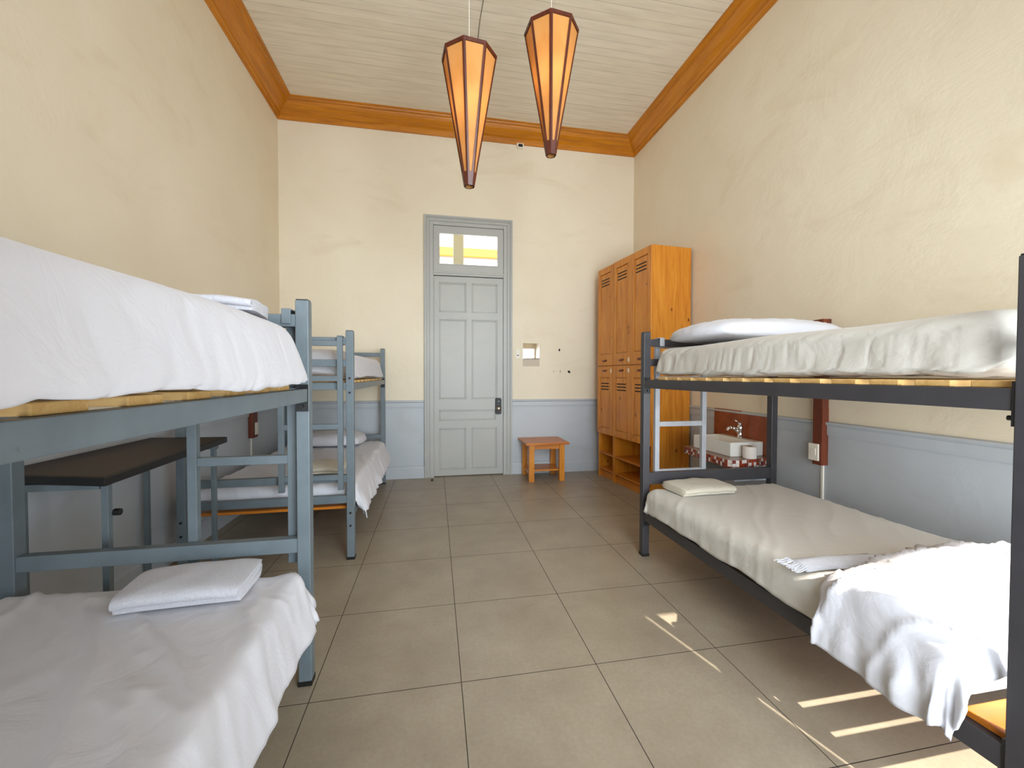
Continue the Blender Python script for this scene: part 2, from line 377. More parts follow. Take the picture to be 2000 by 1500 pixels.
# transom sash with its pane
bm = bmesh.new(); leaf_grid(bm, -.020, .865, 2.602, 3.165, [(.052, .791, 2.688, 3.078)], YB + .002, YB + .04)
tw = structure('window_1', bm, m_door)
bm = bmesh.new(); leaf_grid(bm, .044, .799, 2.680, 3.086, [(.058, .785, 2.694, 3.072)], YB - .004, YB + .004); obj('glazing_bead', bm, m_door, tw)
obj('window_pane', B(.05, .793, YB + .018, YB + .022, 2.686, 3.08), m_glass, tw)
# courtyard wing seen through the transom
bm = bmesh.new(); box(bm, -8, 10, 9.0, 9.3, 0, 9); fc = structure('wall_courtyard', bm, m_facade)
obj('courtyard_beam', B(-8, 10, 8.9, 9.0, 3.86, 4.03), m_ochre, fc); obj('courtyard_panel', B(-8, 10, 8.96, 9.0, 3.2, 3.6), m_rose, fc)
bm = bmesh.new(); box(bm, .27, .42, 6.2, 6.35, 0, 4.2); structure('trim_8', bm, m_extgrey)

tag(obj('door_stop', (lambda bm: (tube(bm, (-.042, 5.07, 0), (-.042, 5.07, .022), .016, .012), bm)[1])(bmesh.new()), m_black, smooth=False), 'small black round door stop on the tiles beside the door casing', 'door stop')

# ------------------------------------------------------------------ small fittings on the back wall
t = thing('light_switch', 'small white light switch on the wall between door casing and mirror', 'switch', (1.057, YB, 1.567))
obj('switch_plate', B(-.028, .028, -.010, 0, -.058, .058), m_white, t, bev=.003)
obj('switch_rocker', B(-.014, .014, -.014, -.009, .004, .034), m_white, t, bev=.002); obj('switch_slot', B(-.014, .014, -.012, -.0095, -.022, -.012), m_slot, t)
t = thing('wall_mirror', 'small square frameless mirror on the wall right of the light switch', 'mirror', (1.237, YB, 1.600))
obj('mirror_glass', B(-.112, .112, -.012, -.004, -.098, .112), m_mirror, t, bev=.002)
obj('mirror_backing', B(-.112, .112, -.004, 0, -.19, .112), NM('grey_backing', .7).col(lin('c3b7a3')).m, t)
t = thing('motion_sensor', 'tiny white sensor with black window fixed under the wooden cornice', 'sensor', (1.078, YB, 4.25))
bm = bmesh.new(); prism(bm, [(-.045, .012), (.045, .012), (.038, -.038), (.028, -.045), (-.028, -.045), (-.038, -.038)], 'Y', -.05, 0)
obj('sensor_housing', bm, m_white, t, bev=.003); obj('sensor_window', B(-.028, .028, -.054, -.048, -.034, .0), m_black, t)

# ------------------------------------------------------------------ pendant lamps
def lamp(label, x, y, zt, zb, r, th0):
    t = thing('pendant_lamp', label, 'lamp', (x, y, zb), 0, 'hanging tapered lamps')
    H = zt - zb; rb = .030
    def P(k, f, rr=0):
        a = th0 + k * PI / 4; q = rb + (r - rb) * f + rr; return Vector((q * math.cos(a), q * math.sin(a), H * f))
    for k in range(8):
        bm = bmesh.new(); A, B2, C2, D = P(k, .0, -.004), P(k + 1, .0, -.004), P(k + 1, 1, -.004), P(k, 1, -.004)
        n_ = (B2 - A).cross(D - A).normalized() * .003
        f0 = [bm.verts.new(p) for p in (A, B2, C2, D)]; f1 = [bm.verts.new(p - n_) for p in (A, B2, C2, D)]
        bm.faces.new(f0); bm.faces.new(f1[::-1])
        for i in range(4): bm.faces.new((f0[i], f0[(i + 1) % 4], f1[(i + 1) % 4], f1[i]))
        obj('shade_panel', bm, m_parch, t)
    for k in range(8):   # rib strips folded over each corner
        bm = bmesh.new(); w = .011
        A0, A1 = P(k, 0, .003), P(k, 1, .003)
        tl = (P(k - 1, 1) - P(k, 1)).normalized() * w; tr_ = (P(k + 1, 1) - P(k, 1)).normalized() * w
        inn = Vector((-math.cos(th0 + k * PI / 4), -math.sin(th0 + k * PI / 4), 0)) * .009
        q0 = [A0 + tl, A0, A0 + tr_, A0 + inn]; q1 = [A1 + tl, A1, A1 + tr_, A1 + inn]
        v0 = [bm.verts.new(p) for p in q0]; v1 = [bm.verts.new(p) for p in q1]
        for i in range(4): bm.faces.new((v0[i], v0[(i + 1) % 4], v1[(i + 1) % 4], v1[i]))
        bm.faces.new(v0[::-1]); bm.faces.new(v1); obj('rib', bm, m_mahog, t)
    for nm, f0, f1, e0 in (('top_rim', .975, 1.0, .004), ('tip_collar', -.0, .10, .004)):
        bm = bmesh.new()
        ro = [[bm.verts.new(P(k, f_, e)) for k in range(8)] for f_, e in ((f0, e0), (f1, e0), (f1, -.006), (f0, -.006))]
        for a in range(4):
            for i in range(8): bm.faces.new((ro[a][i], ro[a][(i + 1) % 8], ro[(a + 1) % 4][(i + 1) % 8], ro[(a + 1) % 4][i]))
        obj(nm, bm, m_mahog, t)
    bm = bmesh.new(); tube(bm, (0, 0, H * .8), (0, 0, ZC - zb - .02), .0022, seg=8); tube(bm, (0, 0, H * .74), (0, 0, H * .82), .018, seg=12)
    for k in (0, 2, 4, 6): tube(bm, (0, 0, H * .98), P(k, .985, -.005), .0022, seg=6)
    obj('cord', bm, m_white, t)
    pl_ = bpy.data.lights.new('lamp_bulb', 'POINT'); pl_.energy = .8; pl_.color = (1, .84, .6); pl_.shadow_soft_size = .03
    po = bpy.data.objects.new('lamp_bulb', pl_); COL.objects.link(po); po.location = (x, y, zb + H * .62)
    bm = bmesh.new(); lathe(bm, [(.04, .0), (.04, -.012), (.012, -.03), (.003, -.03)], (0, 0, ZC - zb), 16); obj('ceiling_rose', bm, m_white, t)
lamp('octagonal parchment and dark wood pendant lamp, the left and lower one of the pair', .212, 2.6, 3.27, 2.475, .172, 2.874)
lamp('octagonal parchment and dark wood pendant lamp, the right and higher one of the pair', .742, 2.6, 3.51, 2.72, .174, 2.856)
bm = bmesh.new(); pipe_path(bm, [(.40, 2.9, ZC - .004), (.41, 3.3, ZC - .004), (.395, 3.7, ZC - .004), (.40, 4.0, ZC - .004)], .003, 8)
tag(obj('ceiling_wire', bm, NM('dusty_wire').col(lin('6e6450')).m), 'thin dark wire running along the ceiling boards above the left lamp', 'wire')

# ------------------------------------------------------------------ bunk beds
def bunk(label, ox, oy, rot, L, Wd, sgn, mat, mat_ladder, ladder_end, spec):
    """local x = sgn * distance from the aisle side; y from near end (0) to far end (L)"""
    t = thing('bunk_bed', label, 'bunk bed', (ox, oy, 0), rot, 'bunk beds')
    def X(d): return sgn * d
    P = .05
    for d in (0, Wd - P):
        for y in (0, L - P):
            lg = obj('leg', B(X(d), X(d + P), y, y + P, .012, 1.598), mat, t, bev=.003)
            obj('rubber_foot', B(X(d) - sgn * .002, X(d + P) + sgn * .002, y - .002, y + P + .002, 0, .02), m_black, lg)
            obj('end_cap', B(X(d + .003), X(d + P - .003), y + .003, y + P - .003, 1.598, 1.602), m_black, lg)
            for z in (1.27, 1.17, .33, .24):
                yy = y - .001 if y == 0 else y + P + .001
                bm = bmesh.new(); tube(bm, (X(d + .025), yy, z), (X(d + .025), yy + (-.004 if y == 0 else .004), z), .008, seg=10); obj('bolt', bm, m_black, lg)
            yi = y + P if y == 0 else y
            sg = 1 if y == 0 else -1
    rz = spec['rail_z']; lz = spec['low_z']
    for zz in (rz, lz):
        for d in (.004, Wd - .044): obj('side_rail', B(X(d), X(d + .04), P, L - P, zz[0], zz[1]), mat, t, bev=.002)
    for y in (.006, L - .046):
        yb = y + .04
        for z0, z1 in (spec['end_z'] if y > .1 else spec.get('near_z', spec['end_z'])): obj('end_rail', B(X(P), X(Wd - P), y, yb, z0, z1), mat, t, bev=.002)
    for d in (.0, Wd - P):       # bolted plates where the rails meet the legs
        for y in (P, L - P - .006):
            for zz in (rz, lz):
                y_in = y + .012 if y == P else y - .008
                bm = bmesh.new(); box(bm, X(d + .002), X(d + .048), y, y + .006, zz[0] - .04, zz[1] + .018); 
                tube(bm, (X(d + .025), y + .003, zz[0] - .02), (X(d + .025), y_in + (.012 if y == P else -.006), zz[0] - .02), .007, seg=10)
                obj('corner_plate', bm, m_black, t)
    n_sl, w_sl, pitch_, y_first = spec['slats']
    for zt in (rz[1], lz[1]):
        for k in range(n_sl):
            y = y_first + k * pitch_
            if y + w_sl > L - P: break
            obj('slat', B(X(.027), X(Wd - .018), y, y + w_sl, zt + .0005, zt + .0195), m_pine_x if (zt == lz[1] and spec.get('base')) else m_slat, t, bev=.003)
    # ladder hooked over one end
    yl = L + .001 if ladder_end == 'far' else -.031
    a, b_ = spec['ladder']; zb = .5
    bm = bmesh.new()
    for d in (a, b_):
        box(bm, X(d), X(d + .035), yl, yl + .03, zb, 1.555)
        hy0, hy1 = (L - .045, yl + .03) if ladder_end == 'far' else (yl, .045)
        box(bm, X(d), X(d + .035), hy0, hy1, 1.555, 1.562)
        box(bm, X(d), X(d + .035), *((L - .054, L - .047) if ladder_end == 'far' else (.047, .054)), 1.50, 1.562)
    ld = obj('ladder', bm, mat_ladder, t, bev=.002)
    for z in (.57, .92, 1.25, 1.49):
        obj('rung', B(X(a + .035), X(b_), yl + .002, yl + .028, z, z + .036), mat_ladder, ld, bev=.002)
    return t
SL = dict(rail_z=(1.184, 1.236), low_z=(.272, .332), end_z=((1.49, 1.54), (1.35, 1.398), (1.195, 1.24), (.56, .618), (.272, .332)), slats=(11, .097, .180, .090), ladder=(.066, .440))
SL2 = dict(SL, rail_z=(1.186, 1.235), end_z=((1.503, 1.553), (1.35, 1.40), (1.19, 1.24), (.545, .595), (.398, .452)), base=True, low_z=(.30, .345), slats=(11, .097, .180, .006 + .05))
SR = dict(rail_z=(1.204, 1.262), low_z=(.262, .330), end_z=((1.50, 1.55), (1.36, 1.41), (1.21, 1.262), (.513, .597), (.262, .330)), near_z=((1.50, 1.55), (1.36, 1.41), (1.21, 1.262), (.262, .330)), base=True, slats=(14, .092, .137, .062), ladder=(.120, .500))
bunk('grey-blue metal bunk bed nearest the camera on the left', -.510, -.150, 0, 2.0, 1.065, -1, m_bluegrey, m_bluegrey, 'far', SL)
bunk('grey-blue metal bunk bed farther back on the left, by the back wall', -.560, 2.995, .012, 2.06, 1.09, -1, m_bluegrey, m_bluegrey, 'near', SL2)
bunk('charcoal metal bunk bed against the right wall in front of the lockers', 1.450, .738, 0, 1.982, 1.10, 1, m_dark, m_lightmetal, 'far', SR)

# ------------------------------------------------------------------ bedding
def ridge(x, y, seed):
    n_ = noise.noise(Vector((x, y, seed))); return max(0, 1 - abs(n_) * 5)
def mattress(name, label, cat, x0, x1, y0, y1, z0, z1, mat, seed, aisle=1, crown=.02, tilt=1.0, amp=.010, group='mattresses on the upper bunks', dips=(), lip=None, taper=(0, 0)):
    """soft rounded mattress wrapped in a sheet pulled under it"""
    NX, NY = 96, 190; cx, cz = (x0 + x1) / 2, (z0 + z1) / 2; hx, hz = (x1 - x0) / 2, (z1 - z0) / 2
    bm = bmesh.new(); rings = []
    def sect(sc_in, y):
        ring = []
        for i in range(NX):
            t_ = 2 * PI * i / NX; ct, st = math.cos(t_), math.sin(t_)
            e = .34 if st > 0 else .20
            px = math.copysign(abs(ct) ** e, ct); pz = math.copysign(abs(st) ** e, st)
            X_ = (hx - sc_in) * px; Z_ = (hz - min(sc_in * .8, hz * .999)) * pz
            X_ *= 1 - .03 * max(0, pz) ** 2
            ring.append(bm.verts.new((cx + X_, y, cz + Z_)))
        return ring
    r = .12; ys = []
    for k in range(9):
        a = PI / 2 * k / 8; ys.append((y0 + r * (1 - math.sin(a)), r * (1 - math.cos(a))))
    ys = ys[::-1]
    seq = [(y0 + .002, hx * q) for q in (.995, .8, .55, .3)] + ys
    mid = [(y0 + r + (y1 - y0 - 2 * r) * k / NY, 0) for k in range(1, NY)]
    seq = seq + mid + [(y0 + y1 - y, s_) for y, s_ in reversed(seq)]
    for y, s_ in seq: rings.append(sect(s_, y))
    for A, B2 in zip(rings, rings[1:]):
        for i in range(NX): bm.faces.new((A[i], A[(i + 1) % NX], B2[(i + 1) % NX], B2[i]))
    bm.faces.new(rings[0][::-1]); bm.faces.new(rings[-1])
    for v_ in bm.verts:      # sides lean in towards the top
        fz = max(0, (v_.co.z - z0) / (z1 - z0)); q = fz ** 1.6
        sx = (v_.co.x - cx) / hx; cyy = (y0 + y1) / 2; sy = (v_.co.y - cyy) / ((y1 - y0) / 2)
        v_.co.x -= taper[0] * q * sx ** 3; v_.co.y -= taper[1] * q * sy ** 7
    bm.normal_update()
    for v_ in bm.verts:
        p = v_.co; n_ = v_.normal.copy(); fz = (p.z - z0) / (z1 - z0)
        side = min(1, abs(n_.x) + abs(n_.y)); top = max(0, n_.z)
        along = p.y if abs(n_.x) > abs(n_.y) else p.x
        u = along * tilt + (p.z) * -1.9
        w = ridge(u * 3.4, (p.z + along * .45) * 2.0, seed) ** 2 * amp * .7 * (1 - .5 * fz) + ridge(u * 9, (p.z + along * .3) * 3.6, seed + 9) ** 2 * amp * .45 * (1 - .7 * fz)
        h = side * w * (.35 + .65 * (1 - abs(fz - .45) * 1.2))
        h += .010 * noise.noise(Vector((p.x * 2.0, p.y * 2.0, p.z * 2 + seed)))
        h += side * .012 * math.sin(max(0, min(1, fz)) * PI) * 1.0
        h += top * (crown * (1 - ((p.x - cx) / hx) ** 2) + .35 * amp * ridge(p.x * 6 + p.y * 2, p.y * 3, seed + 3) ** 2)
        if fz < .12: h -= 0.006 * noise.noise(Vector((along * 9, seed, 0)))
        bump = 0
        for (bx, by, rx, ry, hh) in dips:
            q = ((p.x - bx) / rx) ** 2 + ((p.y - by) / ry) ** 2
            bump += hh * math.exp(-q)
        v_.co = p + n_ * h + Vector((0, 0, bump * top))
        if n_.z < -.5: v_.co.z = max(v_.co.z, z0)
    mn = min(v_.co.z for v_ in bm.verts)
    for v_ in bm.verts: v_.co.z += z0 - mn
    if lip:      # the sheet's hem sags a little past the slat ends
        for v_ in bm.verts:
            e_ = (v_.co.x - (x1 - .036)) / .022
            if e_ > 0 and v_.co.z < z0 + .10: v_.co.z -= lip[1] * min(1, e_) * (1 - (v_.co.z - z0) / .10) * (.7 + .3 * noise.noise(Vector((v_.co.y * 5, 0, seed))))
    return tag(obj(name, bm, mat, smooth=True), label, cat, group)

def drape(name, label, cat, x0, x1, y0, y1, zt, drop, mat, seed, r=.06, amp=.006, flare=.06, hump=None, zmin=.02, rot=0, group=None, thick=.006, res=.014, flute=.014, diag=1.0, hemw=.022):
    """sheet laid over a mattress top; drop = (xlo, xhi, ylo, yhi) overhang beyond each edge"""
    dl, dr, dn, df = drop
    # inner flat rectangle starts r inside the edges
    ax0, ax1, ay0, ay1 = x0 + r, x1 - r, y0 + r, y1 - r
    arc = r * PI / 2
    ext = lambda d_: arc + d_ if d_ >= 0 else arc * (1 + d_)
    S0, S1 = ax0 - ext(dl), ax1 + ext(dr); T0, T1 = ay0 - ext(dn), ay1 + ext(df)
    nx = int((S1 - S0) / res); ny = int((T1 - T0) / res)
    bm = bmesh.new(); G = []
    cxr, cyr = (x0 + x1) / 2, (y0 + y1) / 2
    for i in range(nx + 1):
        row = []
        for j in range(ny + 1):
            s_ = S0 + (S1 - S0) * i / nx; t_ = T0 + (T1 - T0) * j / ny
            # wavy hem: stretch outermost rows
            ix, iy = min(max(s_, ax0), ax1), min(max(t_, ay0), ay1)
            ex, ey = s_ - ix, t_ - iy; D = math.hypot(ex, ey)
            if D < 1e-9: nx_, ny_ = 0, 0
            else: nx_, ny_ = ex / D, ey / D
            z = zt
            if D > 0:
                if D < arc: a = D / r; off = r * math.sin(a); z -= r * (1 - math.cos(a)); hang = 0
                else: hang = D - arc; off = r + hang * flare; z -= r + hang
            else: off = 0; hang = 0
            px, py = ix + nx_ * off, iy + ny_ * off
            per = (iy if abs(nx_) > abs(ny_) else ix) + .8 * math.atan2(ny_, nx_)
            if hang > 0:
                k = min(1, hang / .12)
                fl = flute * k * (.55 + noise.noise(Vector((per * 7, hang * 1.2, seed))) + .6 * noise.noise(Vector((per * 16 + hang * 4, hang * 2, seed + 4))))
                corner = 2 * abs(nx_ * ny_); fl += corner * k * .035 * math.sin(math.atan2(ny_, nx_) * 10 + seed)
                fl = max(fl, 0); px += nx_ * fl; py += ny_ * fl
                z += hemw * k * noise.noise(Vector((per * 3, seed, 7)))
            hh = hump(px, py) if hump else 0
            f_top = 1 if D < arc else max(0, 1 - hang / .10)
            z += hh * f_top
            u = px * .75 + py * diag * .6; w_ = py * .75 - px * .6
            wr = ridge(u * 6.5 + .8 * noise.noise(Vector((px * 2, py * 2, 3))), w_ * 1.6, seed) ** 2 * amp + ridge(u * 15, w_ * 3, seed + 5) ** 2 * amp * .4
            wr += .010 * noise.noise(Vector((px * 1.8, py * 1.8, seed)))
            z += wr * (1 if D < arc * .6 else .4); px += nx_ * wr * .8; py += ny_ * wr * .8
            row.append(bm.verts.new((px, py, max(zmin, z))))
        G.append(row)
    for i in range(nx):
        for j in range(ny): bm.faces.new((G[i][j], G[i + 1][j], G[i + 1][j + 1], G[i][j + 1]))
    if rot:
        bmesh.ops.rotate(bm, verts=bm.verts[:], cent=(cxr, cyr, 0), matrix=Matrix.Rotation(rot, 3, 'Z'))
    o = obj(name, bm, mat, smooth=True); so = o.modifiers.new('thick', 'SOLIDIFY'); so.thickness = thick; so.offset = -1
    return tag(o, label, cat, group)

# upper bunks
mattress('mattress', 'thick white-sheeted mattress on the top bunk nearest the camera at left', 'mattress', -1.545, -.462, -.10, 1.784, 1.2570, 1.496, m_sheet, 2.3, crown=.015, tilt=1.0, lip=(1, .040), taper=(.075, .11))
mattress('mattress', 'white-sheeted mattress on the top bunk of the far left bed', 'mattress', -1.63, -.575, 3.07, 4.98, 1.257, 1.490, m_sheet, 7.7, crown=.04, dips=((-1.1, 3.9, .5, .6, .05),), taper=(.05, .10), amp=.018)
mattress('mattress', 'wrinkled white-sheeted mattress on the top bunk of the dark bed at right', 'mattress', 1.468, 2.53, .795, 2.655, 1.283, 1.490, m_sheet_b, 4.1, tilt=-1.0, crown=.02, amp=.024, taper=(.025, .05))
def pillow(label, cx, cy, z0, lx, ly, h, rot, mat, seed):
    bm = bmesh.new(); N_ = 44; G = {}
    for sgn in (1, -1):
        for i in range(N_ + 1):
            for j in range(N_ + 1):
                u, v_ = i / N_ * 2 - 1, j / N_ * 2 - 1; edge_ = i in (0, N_) or j in (0, N_)
                if sgn == -1 and edge_: G[(sgn, i, j)] = G[(1, i, j)]; continue
                f_ = max(0, (1 - u ** 6)) ** .36 * max(0, (1 - v_ ** 6)) ** .36 * (1 - .22 * u * u - .18 * v_ * v_)
                pin = 1 - .11 * (u * v_) ** 2 - .02 * (1 - abs(u) ** 2) * abs(v_) ** 3
                w = .010 * noise.noise(Vector((u * 4, v_ * 4, seed))) + .006 * ridge(u * 5, v_ * 5, seed)
                z = h * .28 + sgn * f_ * (h * .28 if sgn < 0 else h * .80) + (w * f_ if sgn > 0 else 0)
                G[(sgn, i, j)] = bm.verts.new((u * lx / 2 * pin, v_ * ly / 2 * pin, z))
    for sgn in (1, -1):
        for i in range(N_):
            for j in range(N_):
                q = [G[(sgn, i, j)], G[(sgn, i + 1, j)], G[(sgn, i + 1, j + 1)], G[(sgn, i, j + 1)]]
                bm.faces.new(q if sgn > 0 else q[::-1])
    o = obj('pillow', bm, mat, smooth=True); o.location = (cx, cy, z0); o.rotation_euler = (0, 0, rot); return tag(o, label, 'pillow', 'bed pillows')
pillow('plump white pillow on the top bunk of the dark bed, beside the lockers', 2.0, 2.29, 1.502, .96, .60, .125, .03, m_sheet, 1.2)
pillow('white pillow at the far end of the lower bunk by the back wall', -1.12, 4.74, .535, .72, .46, .13, -.04, m_sheet, 5.1)

# lower bunks: plain foam mattress with a sheet laid over and hanging down
def core(label, x0, x1, y0, y1, z0, z1, rot=0):
    bm = B(x0, x1, y0, y1, z0, z1); bmesh.ops.rotate(bm, verts=bm.verts[:], cent=((x0 + x1) / 2, (y0 + y1) / 2, 0), matrix=Matrix.Rotation(rot, 3, 'Z'))
    o = obj('mattress', bm, m_sheet, bev=.03); return tag(o, label, 'mattress', 'mattresses on the lower bunks')
core('white mattress under the sheet of the lower bunk nearest the camera at left', -1.51, -.585, -.05, 1.745, .3545, .470)
core('white mattress under the sheet of the far lower bunk at left', -1.58, -.645, 3.15, 4.95, .367, .488, .012)
core('white mattress under the sheet of the lower bunk of the dark bed', 1.52, 2.46, .90, 2.60, .352, .468)
drape('bed_sheet', 'smooth white sheet hanging over the side of the left bunk nearest the camera', 'bed sheet', -1.545, -.512, -.090, 1.782, .498, (.0, .150, .0, .0), m_sheet, 1.7, r=.055, amp=.011, flare=.26, flute=.016, group='bed sheets')
drape('bed_sheet', 'white sheet with ragged hanging corners on the far lower bunk by the back wall', 'bed sheet', -1.61, -.570, 3.085, 4.98, .518, (.0, .175, .04, .0), m_sheet, 6.3, r=.055, amp=.009, flare=.22, flute=.03, rot=.012, group='bed sheets', zmin=.16)
drape('bed_sheet', 'off-white sheet tucked around the lower bunk of the dark bed', 'bed sheet', 1.435, 2.50, .85, 2.645, .502, (.088, .0, .0, .0), m_sheet_b, 3.9, r=.065, amp=.0045, flare=.0, flute=.014, group='bed sheets', diag=-1, hemw=.05)
def lump(px, py):
    q = ((px - 1.92) / .50) ** 2 + ((py - 1.06) / .21) ** 2
    h = .130 * math.exp(-q ** 1.6)
    h += .016 * ridge(px * 5, py * 2.2, 3.3) ** 2 + .012 * noise.noise(Vector((px * 7, py * 7, 1)))
    return h
drape('blanket', 'bunched white cotton blanket over the near end of the dark bed, hanging past its rail', 'blanket', 1.400, 2.50, .822, 1.31, .545, (.17, -.6, -.02, -.6), m_sheet, 8.2, r=.07, amp=.026, flare=.06, hump=lump, flute=.035, res=.011, thick=.008)
# fringed throw: a small folded corner with tassels lying just beyond the blanket
t = thing('fringed_throw', 'white fringed corner of a throw peeping out beyond the bunched blanket', 'throw', (1.575, 1.365, .520))
bm = bmesh.new(); N_ = 20; G = []
for i in range(N_ + 1):
    row = []
    for j in range(9):
        u, v_ = i / N_, j / 8
        row.append(bm.verts.new((-.14 + .40 * u, -.015 + .10 * v_ - .01 * u, .006 + .022 * math.sin(PI * v_) * (.5 + .5 * math.sin(PI * min(1, u * 1.2 + .1))) + .005 * noise.noise(Vector((u * 6, v_ * 5, 2))))))
    G.append(row)
for i in range(N_):
    for j in range(8): bm.faces.new((G[i][j], G[i + 1][j], G[i + 1][j + 1], G[i][j + 1]))
o_ = obj('throw_cloth', bm, m_towel, t, smooth=True); md = o_.modifiers.new('t', 'SOLIDIFY'); md.thickness = .008
bm = bmesh.new()
for k in range(26):
    y = -.015 + .10 * k / 25; x = -.138; z = .018
    for q in range(4):
        x2 = x - .010 - .006 * random.random(); y2 = y + random.uniform(-.006, .006); z2 = max(.006, z - .007)
        tube(bm, (x, y, z), (x2, y2, z2), .0022, seg=5); x, y, z = x2, y2, z2
tag(obj('fringe', bm, m_towel, t), None, None, None, 'stuff')

def towel(label, cx, cy, z, lx, ly, h, rot, mat, layers=3, seed=1, group='folded towels'):
    """folded terry towel: stacked layers joined by a rounded fold along the +y edge"""
    t = thing('towel', label, 'towel', (cx, cy, z), rot, group)
    bm = bmesh.new(); th = h / layers; NS = 14
    # profile in (y,z): serpentine band
    pts = []
    for k in range(layers):
        zc_ = th * (k + .5); fwd = (k % 2 == 0)
        a, b_ = (-ly / 2 + th * .6, ly / 2 - th * .6)
        seg = [(a + (b_ - a) * q / 16, zc_) for q in range(17)]
        if not fwd: seg = seg[::-1]
        pts += seg
        if k < layers - 1:
            ye = b_ if fwd else a; s_ = 1 if fwd else -1
            for q in range(1, 6):
                an = -PI / 2 + PI * q / 6; pts.append((ye + s_ * th * .55 * math.cos(an), zc_ + th / 2 + th / 2 * math.sin(an)))
    nX = 34; G = []
    for i in range(nX + 1):
        u = i / nX * 2 - 1; row = []
        for j, (y, zz) in enumerate(pts):
            w = .007 * noise.noise(Vector((u * 2.2, y * 9, seed)))
            sag = (zz / h) * (-.012 * abs(u) ** 4 - .012 * (abs(y) / (ly / 2)) ** 4)
            row.append(bm.verts.new((u * lx / 2 * (1 - .05 * (abs(y) / (ly / 2)) ** 5) + .004 * noise.noise(Vector((y * 8, zz * 60, seed + 3))), y, zz + w * (zz / h) + sag)))
        G.append(row)
    for i in range(nX):
        for j in range(len(pts) - 1): bm.faces.new((G[i][j], G[i + 1][j], G[i + 1][j + 1], G[i][j + 1]))
    o = obj('towel_cloth', bm, mat, t, smooth=True)
    m1 = o.modifiers.new('t', 'SOLIDIFY'); m1.thickness = th * .93; m1.offset = 0
    m2 = o.modifiers.new('b', 'BEVEL'); m2.width = th * .42; m2.segments = 3; m2.limit_method = 'ANGLE'; m2.angle_limit = .9
    bm = bmesh.new()
    for q in (-.008, .0): box(bm, -lx / 2 + .03 + q * 2 , -lx / 2 + .034 + q * 2, -ly / 2 + .015, ly / 2 - .015, h - .001, h + .0015)
    return t
towel('folded white towel on the lower bunk nearest the camera at left', -.860, 1.650, .510, .38, .235, .068, .06, m_towel, 3, 1)
towel('folded white towel on top of the upper left bunk nearest the camera', -.790, 1.565, 1.506, .38, .30, .048, .20, m_towel, 3, 2)
towel('folded cream towel on the far lower bunk at left', -.90, 3.50, .535, .36, .36, .055, .05, m_towel_c, 3, 3)
towel('folded cream towel on the lower bunk of the dark bed', 1.765, 2.500, .512, .40, .25, .055, .04, m_towel_c, 3, 4)

# ------------------------------------------------------------------ desk between the two left bunks
t = thing('desk', 'dark brown desk with chamfered black edge against the left wall between bunks', 'desk', (-1.5, 2.4, 0))
bm = bmesh.new(); pl = [(.222, -.535), (.165, .548), (-.285, .585), (-.285, -.40)]
prism(bm, [(.216, -.528), (.160, .542), (-.283, .578), (-.283, -.395)], 'Z', .862, .8905)
o = obj('desk_top', bm, m_desktop, t, bev=.001)
bm = bmesh.new(); sc_ = [(a * 1.0 + (.003 if a > 0 else 0), b_ + (.003 if b_ > 0 else -.003)) for a, b_ in pl]; prism(bm, sc_, 'Z', .853, .8890); obj('edge_band', bm, m_black, t, bev=.004)
for x, y in ((.17, -.45), (.125, .47), (-.245, -.30), (-.245, .47)):
    obj('leg', B(x - .0125, x + .0125, y - .0125, y + .0125, 0, .853), m_bluegrey, t, bev=.002)
for y in (-.45, .47): obj('crossbar', B(-.245, .15, y - .01, y + .01, .825, .853), m_bluegrey, t)
bm = bmesh.new(); tube(bm, (.183, -.43, .72), (.205, -.43, .72), .014, seg=14); obj('knob', bm, m_black, t)

# ------------------------------------------------------------------ boards with outlets on the side walls
bm = bmesh.new()
zs = [.672 + .05 * k for k in range(21)]
for z0_, z1_ in zip(zs, zs[1:]):
    j0, j1 = random.uniform(0, .004), random.uniform(0, .004)
    v_ = box(bm, 2.619, 2.671, 2.368 + j0, 2.440, z0_, z1_)
box(bm, 2.605, 2.671, 2.362, 2.490, 1.648, 1.682)
tag(obj('wooden_board', bm, m_redwood), 'narrow dark red wooden board fixed upright on the right wall behind the dark bed', 'board')
t = thing('power_outlet', 'white outlet plate at the foot of the right wall board', 'outlet', (2.619, 2.424, .70))
obj('outlet_plate', B(-.012, -.001, -.038, .038, 0, .118), m_white, t, bev=.003); obj('outlet_insert', B(-.015, -.010, -.02, .02, .035, .085), m_white, t, bev=.001)
tag(obj('cable_cover', B(2.660, 2.6715, 2.395, 2.41, .16, .671), m_white), 'thin white cable cover running down the right wall below the board', 'cable')
tag(obj('wooden_board', B(-1.795, -1.755, 4.38, 4.50, .672, 1.20), m_redwood, bev=.002), 'narrow dark red wooden board fixed upright on the left wall behind the bunks', 'board')
t = thing('power_outlet', 'white outlet plate low on the left wall board', 'outlet', (-1.755, 4.455, .70))
obj('outlet_plate', B(.001, .012, -.03, .03, 0, .12), m_white, t, bev=.003); obj('outlet_insert', B(.010, .015, -.015, .015, .035, .085), m_white, t)
tag(obj('cable_cover', B(-1.7955, -1.785, 4.43, 4.445, .16, .671), m_white), 'thin white cable cover running down the left wall below the board', 'cable')

